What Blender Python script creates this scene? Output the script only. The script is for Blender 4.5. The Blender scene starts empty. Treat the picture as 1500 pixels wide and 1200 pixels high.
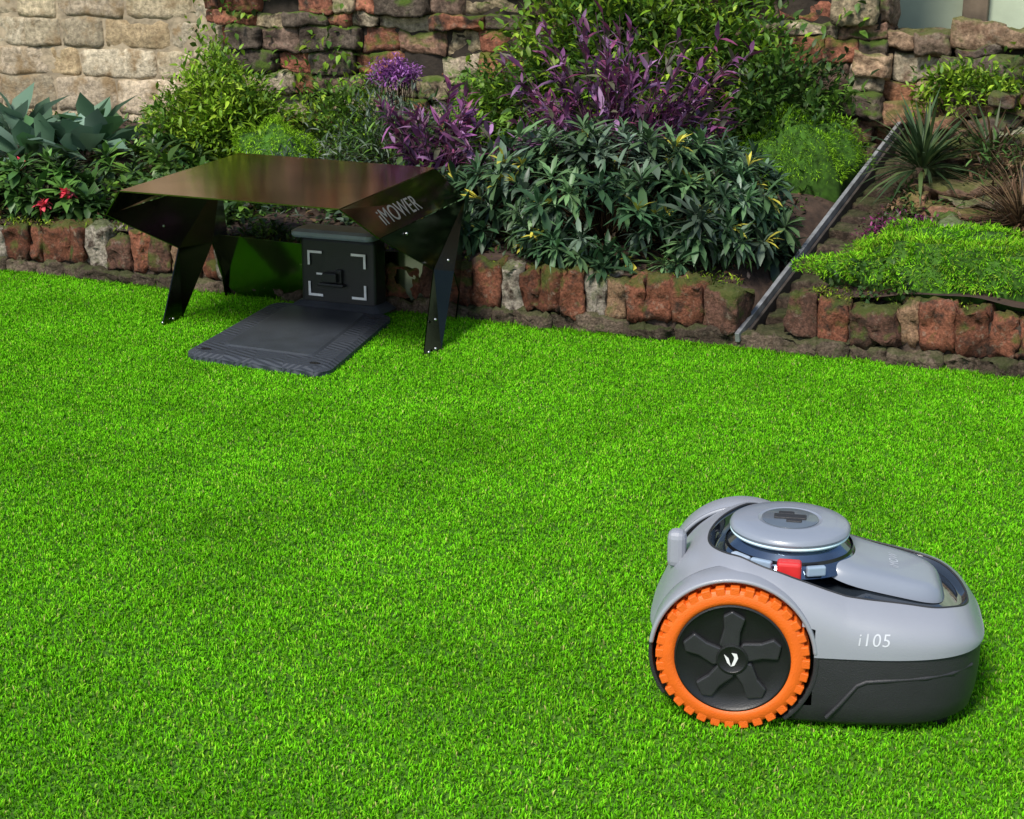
import bpy, bmesh, math, random
import numpy as np
from mathutils import Vector, Matrix, noise
from mathutils.bvhtree import BVHTree
rng=np.random.default_rng(7); random.seed(7)
scn=bpy.context.scene
def rad(a): return math.radians(a)
# ---------------------------------------------------------------- materials
def nodes(name):
    m=bpy.data.materials.new(name); m.use_nodes=True
    nt=m.node_tree; b=nt.nodes['Principled BSDF']
    return m,nt,b
def simple(name,col,rough=.5,metal=0,bump=0,bscale=300,var=.12,vscale=25,coat=0,spec=.5,bdist=.002,clear=None):
    m,nt,b=nodes(name); N=nt.nodes; L=nt.links
    b.inputs['Roughness'].default_value=rough; b.inputs['Metallic'].default_value=metal
    b.inputs['Coat Weight'].default_value=coat; b.inputs['Specular IOR Level'].default_value=spec
    tc=N.new('ShaderNodeTexCoord'); nz=N.new('ShaderNodeTexNoise'); nz.inputs['Scale'].default_value=vscale; nz.inputs['Detail'].default_value=5
    L.new(tc.outputs['Object'],nz.inputs['Vector'])
    r=N.new('ShaderNodeValToRGB'); r.color_ramp.elements[0].position=.3; r.color_ramp.elements[1].position=.7
    r.color_ramp.elements[0].color=[c*(1-var) for c in col]+[1]; r.color_ramp.elements[1].color=[min(1,c*(1+var)) for c in col]+[1]
    L.new(nz.outputs['Fac'],r.inputs['Fac']); L.new(r.outputs['Color'],b.inputs['Base Color'])
    if bump>0:
        n2=N.new('ShaderNodeTexNoise'); n2.inputs['Scale'].default_value=bscale; n2.inputs['Detail'].default_value=6
        L.new(tc.outputs['Object'],n2.inputs['Vector'])
        bp=N.new('ShaderNodeBump'); bp.inputs['Strength'].default_value=bump; bp.inputs['Distance'].default_value=bdist
        L.new(n2.outputs['Fac'],bp.inputs['Height']); L.new(bp.outputs['Normal'],b.inputs['Normal'])
    if clear:
        t=N.new('ShaderNodeBsdfTransparent'); t.inputs['Color'].default_value=(*clear[1],1); ms=N.new('ShaderNodeMixShader'); ms.inputs[0].default_value=clear[0]
        L.new(b.outputs[0],ms.inputs[1]); L.new(t.outputs[0],ms.inputs[2]); L.new(ms.outputs[0],N['Material Output'].inputs['Surface'])
    return m
def leafmat(name,rough=.5,trans=.25,patch=None,spec=.4,diffuse=False):
    m,nt,b=nodes(name); N=nt.nodes; L=nt.links
    at=N.new('ShaderNodeAttribute'); at.attribute_name='Col'
    src=at.outputs['Color']
    if patch:
        g=N.new('ShaderNodeNewGeometry'); nz=N.new('ShaderNodeTexNoise'); nz.inputs['Scale'].default_value=patch[0]; nz.inputs['Detail'].default_value=4
        L.new(g.outputs['Position'],nz.inputs['Vector'])
        mr=N.new('ShaderNodeMapRange'); mr.inputs['From Min'].default_value=.3; mr.inputs['From Max'].default_value=.7
        mr.inputs['To Min'].default_value=patch[1]; mr.inputs['To Max'].default_value=patch[2]
        L.new(nz.outputs['Fac'],mr.inputs['Value'])
        mx=N.new('ShaderNodeVectorMath'); mx.operation='SCALE'
        L.new(src,mx.inputs[0]); L.new(mr.outputs['Result'],mx.inputs['Scale']); src=mx.outputs['Vector']
    if diffuse:
        d=N.new('ShaderNodeBsdfDiffuse'); L.new(src,d.inputs['Color']); L.new(d.outputs[0],N['Material Output'].inputs['Surface']); N.remove(b); return m
    L.new(src,b.inputs['Base Color']); b.inputs['Roughness'].default_value=rough; b.inputs['Specular IOR Level'].default_value=spec
    if trans>0:
        t=N.new('ShaderNodeBsdfTranslucent'); L.new(src,t.inputs['Color'])
        ms=N.new('ShaderNodeMixShader'); ms.inputs[0].default_value=trans
        L.new(b.outputs[0],ms.inputs[1]); L.new(t.outputs[0],ms.inputs[2]); L.new(ms.outputs[0],N['Material Output'].inputs['Surface'])
    return m
def stonemat(name,moss=.5,bump=.8,scale=14,stain=(.05,.035,.025),mosscol=(.07,.12,.015),lime=.0,cmin=.4,cmax=1.6,bd=.02):
    m,nt,b=nodes(name); N=nt.nodes; L=nt.links
    at=N.new('ShaderNodeAttribute'); at.attribute_name='Col'
    g=N.new('ShaderNodeNewGeometry')
    def nz(sc,det=8,rough=.6,off=0):
        n=N.new('ShaderNodeTexNoise'); n.inputs['Scale'].default_value=sc; n.inputs['Detail'].default_value=det; n.inputs['Roughness'].default_value=rough
        if off:
            mp=N.new('ShaderNodeMapping'); mp.inputs['Location'].default_value=(off,off,off); L.new(g.outputs['Position'],mp.inputs[0]); L.new(mp.outputs[0],n.inputs['Vector'])
        else: L.new(g.outputs['Position'],n.inputs['Vector'])
        return n
    def ramp(o,a,bb):
        r=N.new('ShaderNodeMapRange'); r.inputs['From Min'].default_value=a; r.inputs['From Max'].default_value=bb; L.new(o,r.inputs['Value']); return r.outputs['Result']
    def mix(f,c1,c2):
        x=N.new('ShaderNodeMix'); x.data_type='RGBA'
        L.new(f,x.inputs[0])
        if isinstance(c1,tuple): x.inputs[6].default_value=(*c1,1)
        else: L.new(c1,x.inputs[6])
        if isinstance(c2,tuple): x.inputs[7].default_value=(*c2,1)
        else: L.new(c2,x.inputs[7])
        return x.outputs[2]
    n1=nz(scale); n2=nz(scale*5); n3=nz(scale*.6)
    sc=N.new('ShaderNodeVectorMath'); sc.operation='SCALE'; L.new(at.outputs['Color'],sc.inputs[0])
    r2=N.new('ShaderNodeMapRange'); r2.inputs['From Min'].default_value=.3; r2.inputs['From Max'].default_value=.7; r2.inputs['To Min'].default_value=cmin; r2.inputs['To Max'].default_value=cmax
    L.new(n2.outputs['Fac'],r2.inputs['Value']); L.new(r2.outputs['Result'],sc.inputs['Scale'])
    c=mix(ramp(n1.outputs['Fac'],.50,.66),sc.outputs['Vector'],stain)
    if lime>0:
        n5=nz(scale*1.7,9,.7,7.3); mm=N.new('ShaderNodeMath'); mm.operation='MULTIPLY'; L.new(ramp(n5.outputs['Fac'],.56,.66),mm.inputs[0]); mm.inputs[1].default_value=lime
        c=mix(mm.outputs[0],c,(.36,.30,.22))
    sx=N.new('ShaderNodeSeparateXYZ'); L.new(g.outputs['Normal'],sx.inputs[0])
    ma=N.new('ShaderNodeMath'); ma.operation='MULTIPLY_ADD'; L.new(sx.outputs['Z'],ma.inputs[0]); ma.inputs[1].default_value=.22; L.new(n3.outputs['Fac'],ma.inputs[2])
    mf=N.new('ShaderNodeMath'); mf.operation='MULTIPLY'; L.new(ramp(ma.outputs[0],.56,.68),mf.inputs[0]); mf.inputs[1].default_value=moss
    c=mix(mf.outputs[0],c,mosscol)
    L.new(c,b.inputs['Base Color']); b.inputs['Roughness'].default_value=.95; b.inputs['Specular IOR Level'].default_value=.2
    bp=N.new('ShaderNodeBump'); bp.inputs['Strength'].default_value=bump; bp.inputs['Distance'].default_value=bd
    n4=nz(scale*2.6,12,.72); L.new(n4.outputs['Fac'],bp.inputs['Height']); L.new(bp.outputs['Normal'],b.inputs['Normal'])
    return m
# ---------------------------------------------------------------- mesh helpers
def link(o,parent=None):
    scn.collection.objects.link(o)
    if parent: o.parent=parent
    return o
def empty(name,loc=(0,0,0),rz=0):
    e=bpy.data.objects.new(name,None); e.empty_display_size=.1; e.location=loc; e.rotation_euler=(0,0,rz); return link(e)
def pyd(name,V,F,mat,parent=None,smooth=False,bevel=0,solid=0,segs=2,angle=35):
    me=bpy.data.meshes.new(name); me.from_pydata([tuple(v) for v in V],[],[tuple(f) for f in F]); 
    bm=bmesh.new(); bm.from_mesh(me); bmesh.ops.recalc_face_normals(bm,faces=bm.faces); bm.to_mesh(me); bm.free()
    if mat: me.materials.append(mat)
    if smooth:
        for p in me.polygons: p.use_smooth=True
    o=link(bpy.data.objects.new(name,me),parent)
    if solid: md=o.modifiers.new('s','SOLIDIFY'); md.thickness=solid; md.offset=0
    if bevel: md=o.modifiers.new('b','BEVEL'); md.width=bevel; md.segments=segs; md.limit_method='ANGLE'; md.angle_limit=rad(angle)
    return o
def meshnp(name,V,tpl,col,mat,parent=None,smooth=True):
    n,k,_=V.shape; me=bpy.data.meshes.new(name)
    me.vertices.add(n*k); me.vertices.foreach_set('co',V.reshape(-1).astype(np.float32))
    lt=np.array([len(f) for f in tpl]); lf=np.array([i for f in tpl for i in f])
    ls=np.concatenate([[0],np.cumsum(lt)[:-1]])
    LI=(lf[None,:]+np.arange(n)[:,None]*k).reshape(-1); LS=(ls[None,:]+np.arange(n)[:,None]*len(lf)).reshape(-1)
    me.loops.add(len(LI)); me.loops.foreach_set('vertex_index',LI.astype(np.int32))
    me.polygons.add(len(LS)); me.polygons.foreach_set('loop_start',LS.astype(np.int32))
    me.update(calc_edges=True); me.validate()
    if smooth: me.polygons.foreach_set('use_smooth',np.ones(len(me.polygons),bool))
    a=me.color_attributes.new('Col','FLOAT_COLOR','POINT')
    if col.ndim==2: col=np.repeat(col[:,None,:],k,1)
    c4=np.ones((n*k,4),np.float32); c4[:,:3]=col.reshape(-1,3); a.data.foreach_set('color',c4.reshape(-1))
    me.materials.append(mat)
    return link(bpy.data.objects.new(name,me),parent)
def nrm(a): return a/np.maximum(np.linalg.norm(a,axis=-1,keepdims=True),1e-9)
LT=[(0,1,2),(0,2,3),(1,4,5,2),(2,5,6,3),(4,7,5),(5,7,6)]
def leaf(P,D,L,W,curl=.25,fold=.25,tw=.3,w1=1.,w2=.75):
    n=len(P); L=np.broadcast_to(L,(n,))[:,None]; W=np.broadcast_to(W,(n,))[:,None]*.5
    S=nrm(np.cross(D,[0,0,1.])+rng.normal(0,tw,(n,3))); S=nrm(S-D*(S*D).sum(1,keepdims=True)); U=np.cross(S,D); U*=np.where(U[:,2:]<0,-1,1)
    cu=curl*(.5+rng.random((n,1)))
    def pt(t): return P+D*L*t-U*L*cu*t*t
    def lr(t,w): return pt(t)+S*W*w+U*W*fold*w, pt(t), pt(t)-S*W*w+U*W*fold*w
    l1,c1,r1=lr(.33,w1); l2,c2,r2=lr(.68,w2)
    return np.stack([P,l1,c1,r1,l2,c2,r2,pt(1.)],1)
def stems(name,base,tips,r,col,mat,parent):
    n=len(tips); B=np.broadcast_to(base,(n,3))+rng.normal(0,.012,(n,3))*[1,1,0]; A=nrm(tips-B)
    S=nrm(np.cross(A,[.1,.2,1.])); T=np.cross(A,S); M=(B+tips)/2+rng.normal(0,.015,(n,3)); vs=[]
    for p,q in((B,1.),(M,.7),(tips,.35)):
        for a in(0,2.094,4.188): vs.append(p+(S*math.cos(a)+T*math.sin(a))*r*q)
    F=[]
    for k in(0,3):
        for i in range(3): j=(i+1)%3; F.append((k+i,k+j,k+3+j,k+3+i))
    return meshnp(name,np.stack(vs,1),F,np.broadcast_to(np.array(col),(n,3)).copy(),mat,parent)
# ---------------------------------------------------------------- site frame (bed edging line)
E=np.array([.9107,-.4131,0]); Nn=np.array([.4131,.9107,0]); P0=np.array([-.18,4.884,0])
def B(s,d,z=0): return P0+E*s+Nn*d+np.array([0,0,1.])*z
def Bn(s,d,z): return P0+s[...,None]*E+d[...,None]*Nn+z[...,None]*np.array([0,0,1.])
def h(s,d): return .155+.12*d+.012*np.sin(5*s+1)*np.cos(7*d)+.01*np.sin(13*s+3*d)+.05*np.clip(s-1.1,0,1)-np.exp(-((s-1.0)/.12)**2)*np.clip(.17*(1-d/1.4),0,1)
PHI=rng.random((12))*6.28; KK=rng.normal(0,1,(12,3))
def lump(P,amp,f):
    o=np.zeros(P.shape)
    for i in range(12):
        o[...,i%3]+=np.sin((P@KK[i])*f*(1+.35*(i//3))+PHI[i])/(1+.5*(i//3))
    return o*amp*.5
def tplbox(cuts=4,p=9):
    bm=bmesh.new(); bmesh.ops.create_cube(bm,size=2); bmesh.ops.subdivide_edges(bm,edges=bm.edges[:],cuts=cuts,use_grid_fill=True)
    V=np.array([v.co[:] for v in bm.verts]); F=[tuple(v.index for v in f.verts) for f in bm.faces]; bm.free()
    V=V/((np.abs(V)**p).sum(1)**(1/p))[:,None]
    return V,F
TV,TF=tplbox(6,14); TV2,TF2=tplbox(4,3.2)
def blocks(name,items,cols,mat,parent=None,amp=.006,f=18,T=(TV,TF)):
    out=[]
    for it in items:
        s,d,z,hs,hd,hz,ti=it
        q=T[0]*[hs,hd,hz]
        c,sn=math.cos(ti),math.sin(ti); q=np.stack([q[:,0]*c-q[:,2]*sn,q[:,1]+q[:,0]*ti*.4,q[:,0]*sn+q[:,2]*c],1)
        w=B(s,d,z)+q[:,0:1]*E+q[:,1:2]*Nn+q[:,2:3]*np.array([0,0,1.])
        out.append(w+lump(w,amp,f)+lump(w,amp*.6,f*3.1)+lump(w+3.3,amp*.35,f*7))
    return meshnp(name,np.array(out),T[1],np.array(cols),mat,parent)
# ---------------------------------------------------------------- ground + lawn
def groundmat():
    m,nt,b=nodes('turf_soil'); N=nt.nodes; L=nt.links
    g=N.new('ShaderNodeNewGeometry'); n=N.new('ShaderNodeTexNoise'); n.inputs['Scale'].default_value=60; n.inputs['Detail'].default_value=8; L.new(g.outputs['Position'],n.inputs['Vector'])
    r=N.new('ShaderNodeValToRGB'); r.color_ramp.elements[0].color=(.035,.11,.004,1); r.color_ramp.elements[1].color=(.10,.28,.01,1); r.color_ramp.elements[0].position=.35; r.color_ramp.elements[1].position=.7
    L.new(n.outputs['Fac'],r.inputs['Fac']); L.new(r.outputs['Color'],b.inputs['Base Color']); b.inputs['Roughness'].default_value=1
    return m
pyd('ground',[(-60,-60,0),(60,-60,0),(60,60,0),(-60,60,0)],[(0,1,2,3)],groundmat())
grassM=leafmat('grass_blades',.7,0,(2.4,.78,1.16),.1,True)
lawn=empty('lawn_grass')
TS=.25; tiles=[]
for v in range(5):
    n=5000
    p=np.zeros((n,3)); p[:,:2]=(rng.random((n,2))-.5)*TS*1.03
    cl=(np.sin(p[:,0]*55+v)+np.sin(p[:,1]*61+2*v)+np.sin((p[:,0]+p[:,1])*83+v))/3
    a=rng.random(n)*6.283; lean=np.abs(rng.normal(0,.85,n)).clip(0,1.35); H=(.0045+.006*rng.random(n))*(1+.22*cl)
    dx=np.stack([np.cos(a),np.sin(a),np.zeros(n)],1); up=np.array([0,0,1.])
    tip=p+dx*(H*np.sin(lean))[:,None]+up*(H*np.cos(lean*.85))[:,None]
    mid=p+dx*(H*.35*np.sin(lean))[:,None]+up*(H*.6*np.cos(lean*.5))[:,None]
    b2=a+rng.normal(1.57,.5,n); sd=np.stack([np.cos(b2),np.sin(b2),np.zeros(n)],1)*(.0009+.0006*rng.random((n,1)))
    V=np.stack([p-sd,p+sd,mid+sd*.85,mid-sd*.85,tip],1)
    base=np.array([.145,.51,.010])*(.62+.66*rng.random((n,1)))
    yel=rng.random(n)<.17; base[yel]=np.array([.28,.62,.03])*(.75+.4*rng.random((yel.sum(),1)))
    dr=rng.random(n)<.022; base[dr]=np.array([.42,.46,.13])
    dk=rng.random(n)<.2; base[dk]*=.5
    base*=(1+.12*cl)[:,None]
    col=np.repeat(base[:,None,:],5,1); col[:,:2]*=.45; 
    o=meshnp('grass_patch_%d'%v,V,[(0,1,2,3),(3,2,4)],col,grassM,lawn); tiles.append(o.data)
    scn.collection.objects.unlink(o); bpy.data.objects.remove(o)
a0=math.atan2(E[1],E[0])
for i in range(-15,14):
    for j in range(-15,0):
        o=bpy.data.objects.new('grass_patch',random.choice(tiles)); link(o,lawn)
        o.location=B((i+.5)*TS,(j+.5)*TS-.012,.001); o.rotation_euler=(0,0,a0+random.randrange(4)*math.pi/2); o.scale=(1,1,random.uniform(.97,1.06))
n=9000; s_=rng.uniform(-3.8,3.3,n); d_=-.03-np.abs(rng.normal(0,.012,n)); P=Bn(s_,d_,np.zeros(n)); D=nrm(rng.normal(0,.45,(n,3))+[0,0,1]); l=rng.uniform(.008,.024,n)
meshnp('lawn_fringe',leaf(P,D,l,np.full(n,.0022),.4),LT,np.array([[.12,.34,.01]])*rng.uniform(.4,1.3,(n,1)),grassM,lawn)
# ---------------------------------------------------------------- bed soil
soil=simple('bed_soil',(.05,.03,.02),1,0,1,40,.5,20,bdist=.01)
S,Dd=np.meshgrid(np.linspace(-4,3.6,260),np.linspace(.05,1.85,60)); Z=h(S,Dd); W=Bn(S,Dd,Z); W[...,2]+=lump(W,.012,9)[...,2]
ns=260; F=[(j*ns+i,j*ns+i+1,(j+1)*ns+i+1,(j+1)*ns+i) for j in range(59) for i in range(259)]
pyd('flower_bed',W.reshape(-1,3),F,soil,None,True)
# ---------------------------------------------------------------- brick edging
brickM=stonemat('old_brick',.75,1,22,(.06,.038,.028),(.08,.12,.02),.5,.45,1.6)
items=[];cols=[]; s=-3.9
while s<3.4:
    w=random.uniform(.055,.10) if random.random()<.88 else random.uniform(.11,.14)
    if not(.92<s+w/2<1.12):
        hh=random.uniform(.054,.076)
        items.append((s+w/2,.05+random.uniform(-.014,.014),.043+hh,w/2-.001,.055,hh,random.gauss(0,.06)))
        k=random.random()
        if k<.60: c=np.array([.25,.095,.055])*random.uniform(.5,1.2)
        elif k<.78: c=np.array([.13,.065,.045])*random.uniform(.6,1.2)
        elif k<.91: c=np.array([.36,.22,.13])*random.uniform(.7,1.1)
        else: c=np.array([.46,.40,.32])*random.uniform(.7,1.1)
        cols.append(c)
    s+=w
be=empty('brick_edging'); blocks('bricks',items,cols,brickM,be,.013,26)
items=[];cols=[]; s=-3.9
while s<3.4:
    w=random.uniform(.06,.18); items.append((s+w/2,.032+random.uniform(-.012,.012),.014,w/2+.002,.060,random.uniform(.022,.042),random.gauss(0,.03))); cols.append(np.array([.17,.125,.09])*random.uniform(.45,1.15)); s+=w
blocks('kerb_stones',items,cols,stonemat('kerb_stone',.45,1,26,(.04,.03,.02),(.07,.11,.02),.3),be,.011,30)
mort=simple('mortar',(.06,.042,.03),1,0,1,60,.5,30,bdist=.01)
for nme,x0,x1 in(('mortar',-3.9,.92),('mortar_end',1.12,3.4)):
    pyd(nme,[B(x0,.02,0),B(x1,.02,0),B(x1,.12,0),B(x0,.12,0),B(x0,.02,.135),B(x1,.02,.135),B(x1,.12,.155),B(x0,.12,.155)],[(0,1,5,4),(1,2,6,5),(2,3,7,6),(3,0,4,7),(4,5,6,7)],mort,be)
# ---------------------------------------------------------------- walls
def wall(name,s0,s1,d,z0,z1,rh,wr,pal,mat,dj=.02,hd=.08,amp=.008,T=(TV,TF),gap=.006,f=14,joint=(.03,.022,.016),cf=.55):
    items=[];cols=[]; z=z0
    while z<z1:
        r=random.uniform(*rh); s=s0+random.uniform(-wr[0],0)
        while s<s1:
            w=random.uniform(*wr); e=min(s+w,s1+.03); w=e-s
            if w>.03:
                items.append((s+w/2,d+random.uniform(-dj,dj),z+r/2,w/2-gap/2,hd,r/2-gap/2,random.gauss(0,.012)))
                cols.append(np.array(random.choice(pal))*random.uniform(.75,1.2))
            s=e
        z+=r
    p=empty(name); blocks('stones',items,cols,mat,p,amp,f,T)
    m=simple(name+'_joint',joint,1,0,1,30,.4,12,bdist=.01)
    a=d-hd*cf; b=d+.25
    pyd('core',[B(s0,a,0),B(s1,a,0),B(s1,b,0),B(s0,b,0),B(s0,a,z1),B(s1,a,z1),B(s1,b,z1),B(s0,b,z1)],[(0,1,5,4),(1,2,6,5),(2,3,7,6),(3,0,4,7),(4,5,6,7)],m,p)
    return p
creamM=stonemat('cream_stone',.12,1,10,(.30,.21,.115),(.1,.12,.04),.3,.5,1.4,.018); rubM=stonemat('rubble_stone',.8,1,12,(.05,.035,.027),(.08,.14,.015),.4); sandM=stonemat('sandstone',.6,1,12,(.14,.075,.045),(.09,.14,.02),.45)
wall('stone_wall',-6,-2.0,1.72,.1,2.1,(.12,.165),(.18,.44),[(.54,.44,.29),(.48,.38,.24),(.58,.49,.35),(.46,.38,.26),(.52,.39,.23),(.56,.45,.32)],creamM,.006,.09,.007,gap=0,joint=(.34,.27,.18),cf=.88)
wall('rubble_wall',-2.0,.95,1.70,.1,2.0,(.04,.12),(.07,.30),[(.28,.16,.11),(.18,.12,.09),(.38,.15,.09),(.42,.33,.21),(.11,.085,.065),(.31,.12,.075),(.48,.39,.28)],rubM,.045,.09,.013,gap=.0)
wall('sandstone_wall',.95,4.2,1.75,.1,.78,(.035,.11),(.12,.5),[(.42,.23,.14),(.48,.33,.21),(.30,.18,.11),(.50,.42,.30),(.38,.18,.10),(.13,.10,.08)],sandM,.07,.1,.013,gap=.0)
hs=empty('house_wall')
pyd('rendered_wall',[B(.2,2.5,0),B(4.6,2.5,0),B(4.6,2.7,0),B(.2,2.7,0),B(.2,2.5,2.4),B(4.6,2.5,2.4),B(4.6,2.7,2.4),B(.2,2.7,2.4)],[(0,1,5,4),(1,2,6,5),(2,3,7,6),(3,0,4,7),(4,5,6,7)],simple('pale_render',(.50,.58,.42),.8,0,.6,30,.2,3),hs)
for s in(.62,1.12,1.75): pyd('post',[B(s+a,2.44+b,c) for c in(0,2.4) for a,b in((0,0),(.1,0),(.1,.05),(0,.05))],[(0,1,5,4),(1,2,6,5),(2,3,7,6),(3,0,4,7),(4,5,6,7)],simple('post_timber',(.16,.12,.08),.8,0,.6,60,.4,10),hs,False,.004)
items=[];cols=[]
for i in range(22): s=1.0+i*.15; items.append((s,1.72+random.uniform(-.06,.05),.79+random.uniform(0,.05),random.uniform(.04,.12),.09,random.uniform(.015,.06),random.gauss(0,.06))); cols.append(np.array(random.choice([(.6,.56,.5),(.5,.44,.34),(.3,.2,.13),(.2,.14,.1)])))
blocks('coping_stones',items,cols,sandM,None,.013,14)
items=[];cols=[]
for (d0,z0,z1) in((1.30,.30,.47),(1.52,.42,.62),(1.02,.26,.36)):
    z=z0
    while z<z1:
        r=random.uniform(.022,.06); s=1.18+random.uniform(0,.1)
        while s<3.4:
            w=random.uniform(.08,.4); items.append((s+w/2,d0+random.uniform(-.07,.07),z+r/2,w/2,.13,r/2,random.gauss(0,.05)))
            cols.append(np.array(random.choice([(.38,.20,.12),(.44,.32,.20),(.21,.13,.09),(.30,.25,.18),(.5,.45,.36),(.12,.09,.07)]))*random.uniform(.6,1.15)); s+=w+random.uniform(0,.04)
        z+=r
blocks('rock_terrace',items,cols,sandM,None,.015,15)
items=[];cols=[]
for i in range(110):
    s=random.uniform(1.2,2.6) if i<90 else random.uniform(-3,.9); d=random.uniform(.42,1.2) if i<90 else random.uniform(.9,1.5); r=random.uniform(.012,.045)
    items.append((s,d,h(s,d)+r*.3,r*random.uniform(1,1.8),r,r*.7,random.gauss(0,.3))); cols.append(np.array(random.choice([(.5,.46,.4),(.2,.14,.1),(.38,.25,.16),(.12,.1,.08)])))
blocks('rocks',items,cols,rubM,None,.014,20,(TV2,TF2))
def slopebox(name,sa,da,za,sb,db,zb,w,t,mat,parent,bev=.004):
    a=B(sa,da,za);b=B(sb,db,zb); A=nrm(b-a); Sd=nrm(np.cross(A,[0,0,1.])); U=np.cross(Sd,A); V=[]
    for p in(a,b):
        for x,y in((-1,-1),(1,-1),(1,1),(-1,1)): V.append(p+Sd*x*w/2+U*y*t/2)
    return pyd(name,V,[(0,1,2,3),(4,5,6,7),(0,1,5,4),(1,2,6,5),(2,3,7,6),(3,0,4,7)],mat,parent,False,bev)
sr=empty('sloping_kerb')
items=[];cols=[]
for i in range(13):
    t=(i+.5)/13; items.append((1.045+.07*t+random.uniform(-.01,.01),-.0+1.62*t,-.025+.41*t+random.uniform(-.008,.008),.08,.064,.055,random.gauss(0,.05))); cols.append(np.array([.10,.07,.05])*random.uniform(.55,1.2))
blocks('stone_slab',items,cols,stonemat('dark_slab',.45,1,18,(.03,.022,.017),(.06,.09,.02),.2),sr,.010,22)
slopebox('metal_rail',.935,-.03,.035,1.055,1.64,.50,.014,.030,simple('galvanised',(.34,.35,.36),.5,.5,.3,80,.4,20),sr,.002)
slopebox('side_board',.950,-.0,.0,1.070,1.62,.45,.010,.07,simple('dark_board',(.04,.032,.026),.8,0,.6,80,.4,20),sr,.002)
# ---------------------------------------------------------------- planting
leafM=leafmat('leaves',.5,.22,None,.35); glossM=leafmat('glossy_leaves',.42,.10,None,.35); mossM=leafmat('moss_blades',.8,0,(9,.6,1.25),.1,True); stemM=leafmat('stems',.8,0,None,.3,True)
def dirs(n,zmin=-.15):
    v=nrm(rng.normal(0,1,(n*3,3))); v=v[v[:,2]>zmin][:n]; 
    while len(v)<n: v=np.concatenate([v,v])[:n]
    return v
def pal(cols,n): 
    c=np.array(cols); return c[rng.integers(0,len(c),n)]
def toW(c,v): return c+v[:,0:1]*E+v[:,1:2]*Nn+v[:,2:3]*np.array([0,0,1.])
def bush(name,s,d,R,nc,per,L,W,cols,cr=.04,up=.25,curl=.3,mat=None,f=(.5,1.08),z=0,stemcol=(.05,.03,.02),dz=-.1,par=None):
    c=B(s,d,h(s,d)+z); u=dirs(nc,dz); ff=rng.uniform(f[0],f[1],(nc,1)); lum=1+.18*np.sin(u@np.array([5.,3,4])+s*9)[:,None]
    off=u*np.array(R)*ff*lum; C=toW(c,off); Uw=nrm(toW(np.zeros(3),u))
    PP=np.repeat(C,per,0)+rng.normal(0,cr,(nc*per,3)); DD=nrm(np.repeat(Uw,per,0)*.55+rng.normal(0,.6,(nc*per,3))+[0,0,up])
    l=L*rng.uniform(.6,1.25,nc*per); V=leaf(PP,DD,l,l*W,curl)
    cc=pal(cols,nc)*rng.uniform(.5,1.4,(nc,1)); col=np.repeat(cc,per,0)*rng.uniform(.7,1.3,(nc*per,1))
    p=par or empty(name); meshnp('foliage',V,LT,col,mat or leafM,p); stems('stems',c-[0,0,.02+z],C,.003,stemcol,stemM,p); return p
def rosettes(name,s,d,R,nc,per,L,W,cols,e0=10,e1=75,curl=.25,mat=None,z=0,f=(.75,1.05),dz=-.1,tipc=None):
    c=B(s,d,h(s,d)+z); u=dirs(nc,dz); off=u*np.array(R)*rng.uniform(f[0],f[1],(nc,1)); C=toW(c,off); A=nrm(toW(np.zeros(3),u)+[0,0,.35]+rng.normal(0,.25,(nc,3)))
    X=nrm(np.cross(A,[.3,.1,1.])); Y=np.cross(A,X); k=np.arange(per); az=k*2.39996; el=np.radians(e0+(e1-e0)*(k/per)**1.2)
    D=(A[:,None]*np.sin(el)[None,:,None]+(X[:,None]*np.cos(az)[None,:,None]+Y[:,None]*np.sin(az)[None,:,None])*np.cos(el)[None,:,None])
    D=nrm(D+rng.normal(0,.16,D.shape)).reshape(-1,3); Pp=(C[:,None]+A[:,None]*(k/per*.02)[None,:,None]).reshape(-1,3)
    l=L*rng.uniform(.6,1.3,(nc,1))*(1.05-.55*(k/per))[None]; l=l.reshape(-1)*rng.uniform(.8,1.15,nc*per)
    V=leaf(Pp,D,l,W*l*rng.uniform(.8,1.2,nc*per),curl,.3,.12,.85,1.0)
    col=np.repeat(pal(cols,nc)*rng.uniform(.45,1.4,(nc,1)),per,0)*rng.uniform(.65,1.3,(nc*per,1))
    if tipc is not None:
        sel=np.tile(k>per*.65,nc)&np.repeat(rng.random(nc)<.16,per); col[sel]=np.array(tipc)*rng.uniform(.5,1.2,(sel.sum(),1))
    p=empty(name); meshnp('foliage',V,LT,col,mat or glossM,p); stems('stems',c-[0,0,.03+z],C,.004,(.05,.035,.02),stemM,p); return p
def mound(name,s,d,R,n,H,cols,z=0,w=.0022,base=(.04,.11,.008)):
    c=B(s,d,h(s,d)+z); u=dirs(n,0); wob=1+.15*np.sin(u@np.array([6.,4,3])+s)[:,None]+.09*np.sin(u@np.array([15.,-13,9]))[:,None]
    P=toW(c,u*np.array(R)*wob*.98); A=nrm(nrm(toW(np.zeros(3),u/np.array(R)))*.8+rng.normal(0,.55,(n,3))+[0,0,.3])
    l=H*rng.uniform(.5,1.4,n); V=leaf(P,A,l,w*rng.uniform(.8,1.4,n),.4,.2)
    col=pal(cols,n)*rng.uniform(.6,1.35,(n,1)); p=empty(name); meshnp('blades',V,LT,col,mossM,p)
    q=nrm(TV2); wb=1+.15*np.sin(q@np.array([6.,4,3])+s)[:,None]; Wd=toW(c,q*np.array(R)*wb*.95)
    pyd('cushion',Wd,TF2,simple(name+'_base',base,1,0,.5,60,.5,40),p,True); return p
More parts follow.
